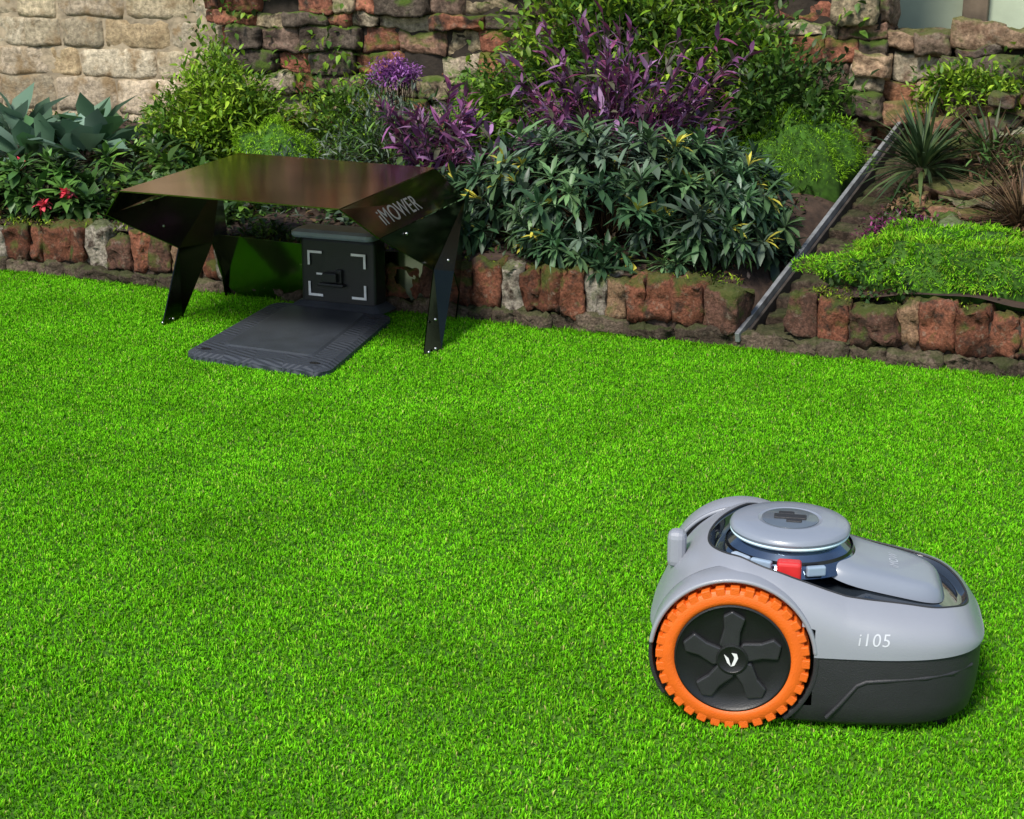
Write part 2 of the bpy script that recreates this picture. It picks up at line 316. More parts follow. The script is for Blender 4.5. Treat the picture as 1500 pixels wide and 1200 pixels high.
def spiky(name,s,d,n,L,W,cols,z=0,el=(10,85),curl=.35,r=.02,mat=None,w1=1,w2=.75):
    c=B(s,d,h(s,d)+z); az=rng.random(n)*6.283; e=np.radians(rng.uniform(*el,n)); D=np.stack([np.cos(az)*np.cos(e),np.sin(az)*np.cos(e),np.sin(e)],1)
    P=c+D*[1,1,.3]*r; l=L*rng.uniform(.6,1.15,n); V=leaf(P,D,l,W*rng.uniform(.8,1.2,n),curl,.35,.35 if w2>.8 else .1,w1,w2)
    col=pal(cols,n)*rng.uniform(.6,1.3,(n,1)); p=empty(name); meshnp('blades',V,LT,col,mat or leafM,p); return p
G1=[(.08,.17,.02),(.055,.13,.02),(.11,.22,.025),(.055,.10,.02)]; G2=[(.20,.34,.02),(.15,.28,.015),(.27,.40,.03),(.09,.19,.02)]
DK=[(.035,.085,.02),(.045,.11,.02),(.07,.15,.03),(.025,.055,.015)]; SV=[(.16,.21,.15),(.11,.16,.12),(.24,.29,.22),(.07,.11,.07)]
PU=[(.19,.06,.16),(.26,.09,.24),(.11,.035,.08),(.21,.05,.12),(.32,.17,.33),(.08,.08,.05)]
BR_=[(.16,.09,.05),(.09,.055,.03),(.23,.15,.08),(.06,.04,.025)]
GL=[(.14,.24,.16),(.11,.20,.12),(.19,.30,.22),(.09,.2,.08)]
for ss,dd,nn,LL in((-2.30,.72,30,.19),(-2.50,.88,26,.21),(-2.08,.80,26,.18),(-2.62,.55,24,.16),(-2.2,.98,24,.22)):
    spiky('broad_leaved_plant',ss,dd,nn,LL,.085,GL,.05,(20,82),.45,.10,None,.95,1.05)
fp=rosettes('flowering_plant',-1.85,.24,(.28,.15,.17),85,14,.085,.34,DK+[(.07,.17,.03),(.10,.22,.04)],5,70)
for (ss,dd,zz) in((-1.98,.12,.20),(-1.72,.10,.115),(-2.06,.1,.13),(-1.9,.2,.21),(-1.62,.12,.16)):
    c=B(ss,dd,h(ss,dd)+zz-.04); n=26; D=nrm(rng.normal(0,1,(n,3))+[0,-.3,.5]); meshnp('blossom',leaf(np.repeat(c[None],n,0)+rng.normal(0,.007,(n,3)),D,rng.uniform(.018,.034,n),.017,.3),LT,pal([(.85,.07,.12),(.85,.16,.2),(.7,.04,.07)],n),leafM,fp)
rosettes('flowering_plant',-2.6,.3,(.3,.16,.18),60,13,.085,.34,DK,5,70)
rosettes('leafy_plant',-1.6,.62,(.26,.2,.17),60,12,.08,.35,DK+G1,5,70)
bush('feathery_shrub',-1.52,1.0,(.33,.22,.40),330,46,.034,.36,G2,.034)
bush('feathery_shrub',-1.15,1.3,(.22,.16,.26),120,34,.034,.34,G2+G1,.035)
mound('moss_mound',-1.20,.85,(.18,.13,.14),7000,.014,[(.22,.44,.02),(.27,.50,.03),(.14,.29,.015)],.07)
bush('silver_shrub',-.72,1.0,(.34,.2,.28),210,30,.045,.16,SV+DK+G1,.045)
bush('lavender_plant',-.95,.55,(.22,.14,.14),90,22,.045,.14,SV,.03)
bush('flowering_allium',-.84,1.2,(.11,.06,.07),44,38,.018,.4,[(.30,.09,.34),(.22,.06,.26),(.38,.16,.44)],.016,z=.34,f=(.3,1))
bush('ground_ivy',-1.3,.35,(.35,.16,.11),130,18,.035,.6,DK+G1,.03)
bush('ground_ivy',-.45,.45,(.3,.16,.12),120,18,.035,.6,DK+G1+SV,.03)
for ss in(-2.3,-1.05,-.75,-.55,-.12,1.3,1.9): bush('trailing_plant',ss,.10,(.10,.05,.045),26,16,.022,.5,DK+G1,.014,z=.02)
def purple(s,d,H,Wd,n,ll=(.04,.10)):
    p=empty('purple_shrub'); LV=[];LC=[];ts=[]
    c=B(s,d,h(s,d))
    for i in range(n):
        a=random.uniform(-1,1); tip=c+E*a*Wd+Nn*random.uniform(-.16,.1)+np.array([0,0,H*random.uniform(.45,1.08)*(1-.15*abs(a))]); ts.append(tip)
        k=26; t=rng.uniform(.3,1,k)[:,None]; P=c+(tip-c)*t; D=nrm(nrm(tip-c)*.8+rng.normal(0,.5,(k,3))); l=rng.uniform(*ll,k)*(1.15-.4*t[:,0])
        LV.append(leaf(P,D,l,l*.26,.35)); LC.append(pal(PU,k)*rng.uniform(.5,1.5,(k,1))*random.uniform(.6,1.3))
    meshnp('leaves',np.concatenate(LV),LT,np.concatenate(LC),leafM,p); stems('stems',c,np.array(ts),.004,(.10,.05,.07),stemM,p)
    return p
purple(-.42,.72,.40,.22,28); purple(.20,.90,.64,.46,76); purple(-.05,.55,.36,.16,12)
bush('garden_shrub',.05,1.42,(.60,.24,.66),700,36,.042,.38,G1+G2,.045,z=.1)
bush('garden_shrub',.66,1.35,(.28,.2,.46),200,30,.04,.4,DK+G1,.045)
bush('garden_shrub',-.50,1.5,(.22,.15,.32),110,30,.036,.4,G1,.04)
rosettes('evergreen_shrub',.34,.45,(.55,.38,.33),390,17,.090,.23,[(.045,.105,.045),(.075,.15,.06),(.035,.08,.035),(.11,.20,.08),(.13,.19,.13)],0,75,.3,glossM,.01,(.75,1.12),-.15,(.60,.55,.08))
rosettes('evergreen_shrub',.62,.62,(.24,.3,.25),130,16,.085,.22,[(.07,.13,.08),(.11,.18,.11),(.05,.10,.05)],0,75,.3,glossM,.02)
mound('moss_mound',.78,1.22,(.22,.15,.21),9000,.015,[(.20,.42,.02),(.24,.48,.025),(.11,.24,.015)],.03)
mound('grass_mound',1.56,.22,(.44,.15,.11),20000,.016,[(.17,.46,.015),(.24,.52,.02),(.11,.33,.012),(.2,.3,.03)],-.005,.0026)
mound('grass_mound',1.45,.44,(.26,.12,.10),9000,.016,[(.17,.46,.015),(.24,.52,.02),(.11,.33,.012)],0,.0026)
mound('grass_mound',2.4,.26,(.34,.16,.11),12000,.018,[(.17,.46,.015),(.26,.56,.02),(.11,.33,.012)],0,.003)
spiky('yucca_plant',1.25,1.02,130,.25,.014,[(.05,.09,.035),(.08,.12,.04),(.03,.06,.02)],.12,(0,88),.35)
spiky('yucca_plant',1.45,1.15,80,.22,.014,[(.05,.09,.03),(.07,.09,.03),(.10,.06,.03)],.12,(0,88),.35)
for ss,dd in((1.62,.70),(1.85,.64),(1.75,.9),(2.05,.85)): spiky('dry_ornamental_grass',ss,dd,380,.24,.006,BR_,.03,(5,85),.6)
bush('dry_shrub',1.62,1.0,(.22,.14,.18),90,24,.04,.2,BR_+DK,.04,z=.05)
bush('heather_plant',1.28,.66,(.12,.07,.06),70,26,.016,.4,[(.22,.03,.13),(.15,.02,.08),(.07,.09,.04)],.02)
bush('low_shrub',1.32,1.5,(.2,.08,.10),70,28,.03,.4,G2,.03,z=.26)
bush('low_shrub',1.24,.9,(.06,.12,.07),40,22,.025,.4,DK+BR_,.02)
n=20000; s_=rng.uniform(-3.8,3.3,n); d_=rng.uniform(.08,1.65,n); k_=(s_<.90)|(s_>1.14); s_=s_[k_]; d_=d_[k_]; n=len(s_)
P=Bn(s_,d_,h(s_,d_)+rng.random(n)*.03); D=nrm(rng.normal(0,1,(n,3))+[0,0,.8]); l=rng.uniform(.010,.036,n)
col=pal(DK+G1+[(.13,.07,.04),(.2,.13,.07),(.07,.04,.03)],n)*rng.uniform(.6,1.3,(n,1)); meshnp('ground_cover',leaf(P,D,l,l*.45,.3),LT,col,leafM)
n=16000; s_=rng.uniform(-3.8,3.3,n); keep=((np.sin(s_*7)+np.sin(s_*17+1)+rng.normal(0,.5,n))>-.3)&((s_<.9)|(s_>1.13)); s_=s_[keep]; n=len(s_); d_=rng.uniform(.01,.16,n); P=Bn(s_,d_,.160+rng.random(n)*.022); D=nrm(rng.normal(0,.6,(n,3))+[0,0,.8]); l=rng.uniform(.006,.018,n)
meshnp('edging_moss',leaf(P,D,l,l*.3,.3),LT,pal([(.18,.27,.02),(.24,.33,.03),(.09,.15,.02),(.1,.07,.03)],n)*rng.uniform(.5,1.3,(n,1)),mossM)
n=6500; s_=rng.uniform(-2.1,3.0,n); z_=rng.uniform(.3,1.5,n); keep=((np.sin(s_*4.1+z_*3)+np.sin(s_*9-z_*7)+rng.normal(0,.35,n))>.65)&((s_<.95)|(z_<.8)); s_=s_[keep];z_=z_[keep];n=len(s_)
P=Bn(s_,np.full(n,1.54)+rng.random(n)*.06,z_); D=nrm(rng.normal(0,.6,(n,3))-Nn*.5+[0,0,-.1]); l=rng.uniform(.02,.045,n)
meshnp('wall_creeper',leaf(P,D,l,l*.6,.3),LT,pal(G1+G2,n)*rng.uniform(.6,1.3,(n,1)),leafM)
# ---------------------------------------------------------------- shelter
gar=empty('mower_shelter')
roofM=simple('smoked_roof_sheet',(.80,.54,.42),.13,1,.10,4,.12,6,bdist=.01,clear=(.30,(.45,.32,.22)))
sheetM=simple('smoked_acrylic_sheet',(.20,.20,.155),.10,1,.05,8,.1,5,bdist=.01,clear=(.35,(.22,.20,.14))); legM=simple('black_leg_sheet',(.045,.05,.04),.16,1,.05,8,.1,5,bdist=.01)
A=(-1.128,4.505,.46);Bq=(-.463,4.18,.46);C=(-.245,4.985,.46);Dq=(-.925,5.355,.46)
A2=(-1.206,4.633,.37);B2=(-.363,4.239,.37);C2=(-.156,4.96,.37);D2=(-1.03,5.40,.37)
pyd('roof_panel',[A,Bq,C,Dq],[(0,1,2,3)],roofM,gar,False,0,.004)
pyd('right_slope_panel',[(-.461,4.181,.458),B2,C2,(-.243,4.984,.458)],[(0,1,2,3)],sheetM,gar,False,0,.004)
pyd('left_slope_panel',[(-1.130,4.506,.458),A2,D2,(-.927,5.356,.458)],[(0,1,2,3)],sheetM,gar,False,0,.004)
pyd('right_side_legs',[B2,(-.233,4.58,.215),(-.256,4.385,0),(-.208,4.45,0),(-.175,4.63,.20),(-.165,4.80,.10),(-.178,4.84,0),(-.173,4.93,0),(-.15,4.955,.368)],[(0,1,8),(1,2,3),(1,3,4),(1,4,8),(4,5,8),(5,6,7),(5,7,8)],legM,gar,False,0,.004)
pyd('left_side_legs',[A2,(-1.06,4.93,.215),(-1.085,4.735,0),(-1.05,4.87,0),(-.985,5.10,.20),(-.97,5.16,.10),(-.965,5.18,0),(-.95,5.26,0),(-1.0,5.38,.368)],[(0,1,8),(1,2,3),(1,3,4),(1,4,8),(4,5,8),(5,6,7),(5,7,8)],legM,gar,False,0,.004)
pa=np.array([-.99,5.20,0]);pb=np.array([-.178,4.90,0]); pts=[(0,.21),(0,.13)]+[(.12-.12*math.cos(t),.13-.12*math.sin(t)) for t in np.linspace(.2,1.57,6)]+[(1,.005),(1,.195),(.5,.195)]
pyd('back_panel',[pa+(pb-pa)*u+np.array([0,0,z]) for u,z in pts],[tuple(range(len(pts)))],simple('lawn_reflection_sheet',(.30,.34,.20),.12,1,.08,6,.1,5,bdist=.01,clear=(.2,(.2,.3,.1))),gar,False,0,.004)  # green in the sheet colour stands in for the lawn's reflection
boltM=simple('bolt_metal',(.6,.6,.6),.3,1)
def ball(name,c,r,mat,parent,sc=(1,1,1)):
    bm=bmesh.new(); bmesh.ops.create_uvsphere(bm,u_segments=20,v_segments=12,radius=r); me=bpy.data.meshes.new(name); bm.to_mesh(me); bm.free(); me.materials.append(mat)
    for p in me.polygons: p.use_smooth=True
    o=link(bpy.data.objects.new(name,me),parent); o.location=c; o.scale=sc; return o
for c in[(-.240,4.39,.012),(-.222,4.42,.015),(-.224,4.47,.09),(-.19,4.60,.24),(-.30,4.42,.352),(-1.083,4.745,.015),(-1.062,4.80,.015),(-1.085,4.85,.30),(-1.06,5.02,.25)]: ball('bolt',c,.0045,boltM,gar)
def text(name,body,size,mat,parent,M,ext=.0004,shear=0):
    cu=bpy.data.curves.new(name,'FONT'); cu.body=body; cu.size=size; cu.extrude=ext; cu.align_x='CENTER'; cu.align_y='CENTER'; cu.space_character=1.08; cu.shear=shear
    t=bpy.data.objects.new(name+'_tmp',cu); scn.collection.objects.link(t); bpy.context.view_layer.update()
    me=bpy.data.meshes.new_from_object(t.evaluated_get(bpy.context.evaluated_depsgraph_get())); bpy.data.objects.remove(t)
    me.transform(M); me.materials.clear(); me.materials.append(mat); return link(bpy.data.objects.new(name,me),parent)
def frame(o,x,y):
    x=Vector(x).normalized(); z=x.cross(Vector(y)).normalized(); y=z.cross(x); M=Matrix((x,y,z)).transposed().to_4x4(); M.translation=Vector(o)+z*.004; return M
b2,c2,bq,cq=map(Vector,(B2,C2,Bq,C)); 
text('panel_lettering','iMOWER',.075,simple('pale_lettering',(.13,.13,.12),.5),gar,frame((b2*.62+bq*.38)*.64+(c2*.62+cq*.38)*.36,c2-b2,bq-b2))
# ---------------------------------------------------------------- dock
dock=empty('charging_dock')
slate=simple('slate_plastic',(.038,.045,.056),.5,0,.4,200,.15,20); blk=simple('black_plastic',(.016,.016,.018),.35,0,.3,250,.1,30); wht=simple('white_print',(.88,.88,.88),.5)
def platemat():
    m,nt,b=nodes('ribbed_plate'); N=nt.nodes; L=nt.links
    b.inputs['Base Color'].default_value=(.040,.047,.060,1); b.inputs['Roughness'].default_value=.55
    g=N.new('ShaderNodeTexCoord'); w=N.new('ShaderNodeTexWave'); w.inputs['Scale'].default_value=22; w.wave_type='BANDS'; w.bands_direction='DIAGONAL'
    L.new(g.outputs['Object'],w.inputs['Vector'])
    c=N.new('ShaderNodeTexChecker'); c.inputs['Scale'].default_value=11; L.new(g.outputs['Object'],c.inputs['Vector'])
    w2=N.new('ShaderNodeTexWave'); w2.inputs['Scale'].default_value=22; w2.bands_direction='DIAGONAL'; mp=N.new('ShaderNodeMapping'); mp.inputs['Scale'].default_value=(-1,1,1); L.new(g.outputs['Object'],mp.inputs[0]); L.new(mp.outputs[0],w2.inputs[0])
    mx=N.new('ShaderNodeMix'); L.new(c.outputs['Fac'],mx.inputs[0]); L.new(w.outputs['Fac'],mx.inputs[2]); L.new(w2.outputs['Fac'],mx.inputs[3])
    bp=N.new('ShaderNodeBump'); bp.inputs['Strength'].default_value=.7; bp.inputs['Distance'].default_value=.004; L.new(mx.outputs[0],bp.inputs['Height']); L.new(bp.outputs[0],b.inputs['Normal'])
    return m
FL,FR,BR,BL=[np.array(p) for p in((-.945,4.35,0),(-.506,4.135,0),(-.372,4.84,0),(-.78,5.03,0))]
def q(u,v,z): return FL*(1-u)*(1-v)+FR*u*(1-v)+BR*u*v+BL*(1-u)*v+np.array([0,0,z])
def rrect(u0,v0,u1,v1,ru,rv,n=6):
    o=[]
    for cu,cv,a in((u1-ru,v1-rv,0),(u0+ru,v1-rv,90),(u0+ru,v0+rv,180),(u1-ru,v0+rv,270)):
        for i in range(n+1): t=rad(a+90*i/n); o.append((cu+ru*math.cos(t),cv+rv*math.sin(t)))
    return o
def stack(name,levels,mat,parent,bev=0):
    V=[];F=[];m=len(levels[0])
    for L_ in levels: V+=L_
    for k in range(len(levels)-1):
        for i in range(m): j=(i+1)%m; F.append((k*m+i,k*m+j,(k+1)*m+j,(k+1)*m+i))
    F.append(tuple(range(m))); F.append(tuple(range((len(levels)-1)*m,len(levels)*m))); return pyd(name,V,F,mat,parent,False,bev)
def lv(u0,v0,u1,v1,ru,rv,z): return [q(a,b,z) for a,b in rrect(u0,v0,u1,v1,ru,rv)]
stack('base_plate',[lv(0,0,1,1,.12,.08,0),lv(0,0,1,1,.12,.08,.016),lv(.04,.03,.96,.97,.1,.07,.025)],platemat(),dock)
stack('centre_pad',[lv(.17,.16,.83,.93,.05,.04,.0245),lv(.19,.17,.81,.92,.05,.04,.029)],slate,dock)
for u,v in((.12,.08),(.88,.08),(.9,.86)): stack('fixing_hole',[lv(u-.035,v-.015,u+.035,v+.015,.03,.014,.021),lv(u-.035,v-.015,u+.035,v+.015,.03,.014,.0262)],blk,dock)
TL=np.array([-.680,4.965,0]);TR=np.array([-.432,4.86,0]); tx=nrm(TR-TL); ty=np.array([-tx[1],tx[0],0]); tw=np.linalg.norm(TR-TL)
def tp(x,y,z): return TL+tx*x+ty*y+np.array([0,0,z])
def tl(x0,y0,x1,y1,r,z): return [tp(a,b,z) for a,b in rrect(x0,y0,x1,y1,r,r,4)]
stack('tower_foot',[tl(-.03,-.04,tw+.03,.10,.02,.02),tl(-.02,-.025,tw+.02,.09,.02,.032),tl(-.004,-.008,tw+.004,.08,.015,.042)],slate,dock)
stack('tower',[tl(0,0,tw,.08,.012,.03),tl(0,.004,tw,.08,.012,.235),tl(.006,.01,tw-.006,.075,.012,.252)],blk,dock)
stack('tower_cap',[tl(-.012,-.03,tw+.004,.09,.02,.250),tl(-.016,-.035,tw+.006,.095,.02,.257),tl(-.016,-.035,tw+.006,.095,.02,.268),tl(-.004,-.02,tw-.006,.08,.02,.276)],simple('cap_plastic',(.28,.33,.39),.35,0,.2,200),dock)
for cx,cz,sx,sz in((.03,.205,1,-1),(tw-.03,.205,-1,-1),(.03,.058,1,1),(tw-.03,.058,-1,1)):
    y=-.0035; L_=.052;t=.008
    pts=[(0,0),(L_,0),(L_,t),(t,t),(t,L_*.9),(0,L_*.9)]
    pyd('corner_mark',[tp(cx+sx*a,y,cz+sz*b) for a,b in pts],[(0,1,2,3),(0,3,4,5)],wht,dock,False,0,.001)
for k,(x0,x1,z0,z1,yy) in enumerate(((.095,.145,.11,.14,-.03),(.075,.165,.095,.105,-.022),(.135,.155,.105,.15,-.012))):
    V=[tp(x,y,z) for z in(z0,z1) for x,y in((x0,0.002),(x1,0.002),(x1,yy),(x0,yy))]
    pyd('charging_contact',V,[(0,1,2,3),(4,5,6,7),(0,1,5,4),(1,2,6,5),(2,3,7,6),(3,0,4,7)],blk,dock,False,.003)
pyd('print_line',[tp(.06,-.002,.128),tp(.088,-.002,.128),tp(.088,-.002,.134),tp(.06,-.002,.134)],[(0,1,2,3)],wht,dock,False,0,.001)
# ---------------------------------------------------------------- robot mower
mow=empty('robot_lawn_mower',(.229,2.357,-.002),rad(-10.5))
greyM=simple('grey_shell',(.30,.315,.355),.38,0,.15,900,.03,8,.15); blkM=simple('charcoal_plastic',(.026,.026,.029),.5,0,.4,500,.08,30); gl=simple('smoked_glass',(.02,.027,.036),.05,0,0,300,.1,20,1.,.9)
hoodM=simple('hood_grey',(.25,.28,.335),.3,0,.1,900,.03,8,.3); orange=simple('orange_rubber',(.80,.14,.010),.5,0,.4,400,.06,60)
Lh=.257; bw=.186; ex=3.4
cx_=[0,.012,.03,.06,.10,.14,.20,.27,.33,.40,.46,.49,.506,.514]; cz_=[.13,.16,.187,.222,.249,.264,.262,.240,.222,.206,.190,.172,.152,.135]
xs=np.linspace(0,.514,103); SM=np.interp(xs,cx_,cz_); 
for _ in range(6): SM[1:-1]=(SM[:-2]+2*SM[1:-1]+SM[2:])/4
def cz(x): return np.interp(x,xs,SM)
def seam(x): return .120+.03*np.clip(x,0,.5)
CX=.206
def hw(x):
    x=np.asarray(x,float)
    a=np.where(x<CX,.142*np.sqrt(np.clip(1-((x-CX)/.120)**2,0,1)),.142-(x-CX)*.08-.12*np.clip(x-.3,0,1))
    e=np.clip((x-.41)/.080,0,1); return a*np.sqrt(np.clip(1-e**2.5,0,1))
def kk(x): return np.interp(x,[0,.14,.22,.30,.40,.52],[.6,.62,1.05,1.25,.95,.5])
def ztop(x,y): return cz(x)-kk(x)*y*y
nt_=480; th=np.linspace(0,2*math.pi,nt_,endpoint=False)
ux=np.sign(np.cos(th))*np.abs(np.cos(th))**(2/ex); uy=np.sign(np.sin(th))*np.abs(np.sin(th))**(2/ex)
rho=np.zeros(nt_)
for i in range(nt_):
    lo=0;hi=1
    for _ in range(24):
        m_=(lo+hi)/2; x=Lh+Lh*m_*ux[i]; y=abs(bw*m_*uy[i])
        inside=(CX-.120<x<.490) and y<float(hw(x)) 
        if inside: lo=m_
        else: hi=m_
    rho[i]=lo
for _ in range(3): rho=(np.roll(rho,1)+2*rho+np.roll(rho,-1))/4
tin=np.array([.03]+list(np.linspace(.1,.9,14))+[.93,.945,.96,.975,.985,.993,1.0]); tout=1-(1-np.linspace(0,1,46)[1:])**1.5
RR=np.concatenate([tin[:,None]*rho[None],rho[None]+(1-rho[None])*tout[:,None]],0)
TI=np.concatenate([tin,np.full(len(tout),9.)])
dep=np.where(TI<=1,1-np.clip((TI-.93)/.07,0,1)**2,0)[:,None]
X=Lh+Lh*RR*ux; Y=bw*RR*uy
floor=np.where(X<.28,.036,.036-.020*np.clip((X-.28)/.05,0,1))
Z=seam(X)+(ztop(X,Y)-seam(X))*np.clip(1-RR**18,0,1)**(1/2.4)-floor*dep
V=np.stack([X,Y,Z],-1); WX,WZ,WR=.137,.118,.1145
me=bpy.data.meshes.new('shell'); F=[];MI=[]; nin=len(tin)
for k in range(len(RR)-1):
    for i in range(nt_):
        j=(i+1)%nt_; c=(V[k,i]+V[k+1,j])/2
        if abs(c[1])>.14 and (c[0]-WX)**2+(c[2]-WZ)**2<(WR+.008)**2: continue
        F.append((k*nt_+i,k*nt_+j,(k+1)*nt_+j,(k+1)*nt_+i)); MI.append(1 if k<nin-1 else 0)
F.append(tuple(range(nt_))[::-1]); MI.append(1)
me.from_pydata([tuple(v) for v in V.reshape(-1,3)],[],F); me.materials.append(greyM); me.materials.append(gl)
for p,m_ in zip(me.polygons,MI): p.use_smooth=True; p.material_index=m_
link(bpy.data.objects.new('shell',me),mow); shellbvh=BVHTree.FromPolygons([tuple(v) for v in V.reshape(-1,3)],F)
def tube(name,pts,r,mat,parent,closed=False):
    cu=bpy.data.curves.new(name,'CURVE'); cu.dimensions='3D'; cu.bevel_depth=r; cu.bevel_resolution=3; sp=cu.splines.new('POLY'); sp.points.add(len(pts)-1)
    for p,c in zip(sp.points,pts): p.co=(*c,1)
    sp.use_cyclic_u=closed; o=bpy.data.objects.new(name,cu); o.data.materials.append(mat); return link(o,parent)
tube('cavity_rim',[tuple(V[nin-1,i]-np.array([0,0,.0003])) for i in range(nt_)],.0018,blkM,mow,True)
sk=[(.985,-.0015),(.987,-.006),(.985,-.05),(.975,-.08),(.955,-.105),(.90,-.115)]
V=[];F=[]
for r_,dz in sk:
    x=Lh+Lh*r_*ux; y=bw*r_*uy; z=seam(x)+dz*1.0; z=np.where(dz<-.06,np.maximum(z,.012-(dz+.105)*.2),z)
    V+= [tuple(t) for t in np.stack([x,y,z],1)]
VA=np.array(V)
for k in range(len(sk)-1):
    for i in range(nt_):
        j=(i+1)%nt_; c=(VA[k*nt_+i]+VA[(k+1)*nt_+j])/2
        if abs(c[1])>.12 and (c[0]-WX)**2+(c[2]-WZ)**2<(WR+.010)**2: continue
        F.append((k*nt_+i,k*nt_+j,(k+1)*nt_+j,(k+1)*nt_+i))
F.append(tuple(range((len(sk)-1)*nt_,len(sk)*nt_))); pyd('lower_skirt',V,F,blkM,mow,True)
def skp(x,z,side,o=.003):
    e=abs((x-Lh)/(Lh*.985)); y=bw*.985*max(0,1-e**ex)**(1/ex); return (x,side*(y+o),z)
for sd in(-1,1):
    tube('skirt_ridge',[skp(x,z,sd,-.001) for x,z in((.28,.03),(.30,.055),(.322,.086),(.335,.093),(.36,.096),(.42,.101),(.46,.104),(.49,.107))],.0035,blkM,mow)
n=96; rr=np.concatenate([np.linspace(.02,.9,24),1-.1*np.linspace(1,0,8)[1:]**1.8]); t=np.linspace(0,2*math.pi,n,endpoint=False); e=4.2
hx=np.sign(np.cos(t))*np.abs(np.cos(t))**(2/e); hy=np.sign(np.sin(t))*np.abs(np.sin(t))**(2/e)
X=.355+.098*rr[:,None]*hx; Y=rr[:,None]*hy*(.090-.10*(X-.29)); Z=ztop(X,Y*.8)+.006-.022*rr[:,None]**14
V=np.stack([X,Y,Z],-1).reshape(-1,3); F=[(k*n+i,k*n+(i+1)%n,(k+1)*n+(i+1)%n,(k+1)*n+i) for k in range(len(rr)-1) for i in range(n)]+[tuple(range(n))]
pyd('hood',V,F,hoodM,mow,True)
def lathe(name,prof,c,mat,parent,axis='z',seg=96,cap=True):
    V=[];F=[]
    for r,a in prof:
        for i in range(seg):
            t=2*math.pi*i/seg
            if axis=='z': V.append((c[0]+r*math.cos(t),c[1]+r*math.sin(t),c[2]+a))
            else: V.append((c[0]+r*math.cos(t),c[1]+a,c[2]+r*math.sin(t)))
    for k in range(len(prof)-1):
        for i in range(seg): j=(i+1)%seg; F.append((k*seg+i,k*seg+j,(k+1)*seg+j,(k+1)*seg+i))
    if cap: F.append(tuple(range(seg))); F.append(tuple(range((len(prof)-1)*seg,len(prof)*seg)))
    o=pyd(name,V,F,mat,parent,True)
    md=o.modifiers.new('e','EDGE_SPLIT'); md.split_angle=rad(40); return o
DX=.212; DZ=.270
lathe('sensor_neck',[(.112,-.050),(.098,-.030),(.086,-.020),(.080,-.012)],(DX,0,DZ),simple('chrome_glass',(.16,.21,.28),.08,.9,0,300,.3,14),mow)
lathe('neck_band',[(.0995,-.031),(.1005,-.0335),(.099,-.028)],(DX,0,DZ),simple('band_black',(.01,.01,.012),.2),mow,cap=False)
lathe('reflection_ring',[(.080,-.0135),(.0915,-.0135),(.0928,-.011),(.0915,-.0085),(.08,-.0085)],(DX,0,DZ),simple('ring_white',(.68,.86,.97),.2,0,0),mow)  # no lamp: blue-white colour paints in a reflection under the disc
lathe('sensor_disc',[(.085,-.0084),(.0925,-.008),(.094,-.004),(.092,.001),(.088,.0035),(.070,.006),(.050,.0075),(.048,.006),(.002,.006)],(DX,0,DZ),hoodM,mow)
lathe('disc_inset',[(.044,.0055),(.044,.0078),(.041,.0086),(.002,.0088)],(DX,0,DZ),simple('inset_grey',(.11,.135,.165),.3,0,0,300,.1,20,.5),mow)
def box(name,c,s,mat,parent,bev=.003,rz=0):
    V=[(c[0]+x*s[0]/2*math.cos(rz)-y*s[1]/2*math.sin(rz),c[1]+x*s[0]/2*math.sin(rz)+y*s[1]/2*math.cos(rz),c[2]+z*s[2]/2) for z in(-1,1) for x,y in((-1,-1),(1,-1),(1,1),(-1,1))]
    return pyd(name,V,[(0,1,2,3),(4,5,6,7),(0,1,5,4),(1,2,6,5),(2,3,7,6),(3,0,4,7)],mat,parent,False,bev,0,3)
box('lid_latch',(DX,.0,DZ+.0095),(.050,.018,.004),blkM,mow,.0015); box('lid_latch',(DX+.006,-.016,DZ+.0095),(.024,.012,.003),blkM,mow,.0015); box('lid_latch',(DX-.006,.016,DZ+.0095),(.024,.012,.003),blkM,mow,.0015)
box('stop_button',(.214,-.113,.235),(.037,.024,.030),simple('red_plastic',(.70,.035,.035),.3),mow,.005)
box('side_button',(.140,-.088,.237),(.034,.014,.018),simple('button_grey',(.40,.48,.58),.25),mow,.004,rad(-42)); box('display_strip',(.172,-.104,.237),(.034,.010,.018),simple('display_blue',(.30,.39,.50),.15),mow,.003,rad(-20)); box('display_strip',(.254,-.104,.233),(.03,.010,.016),bpy.data.materials['display_blue'],mow,.003,rad(20))
box('rear_camera',(.036,0.0,.215),(.030,.034,.062),greyM,mow,.012)
def arc(name,r0,r1,y0,y1,a0,a1,mat,c,n=64):
    V=[];F=[]
    for i in range(n+1):
        t=rad(a0+(a1-a0)*i/n)
        for r,y in((r0,y0),(r1,y0),(r1,y1),(r0,y1)): V.append((c[0]+r*math.cos(t),y,c[2]+r*math.sin(t)))
    for i in range(n):
        for k in range(4): F.append((i*4+k,i*4+(k+1)%4,i*4+4+(k+1)%4,i*4+4+k))
    F+=[(0,1,2,3),(n*4,n*4+1,n*4+2,n*4+3)]
    return pyd(name,V,F,mat,mow,True,.003,0,2,50)
star=simple('spoke_plastic',(.03,.03,.033),.32,0,.2,500,.1,40); hubb=simple('hub_black',(.010,.010,.011),.42,0,.2,500,.1,40)
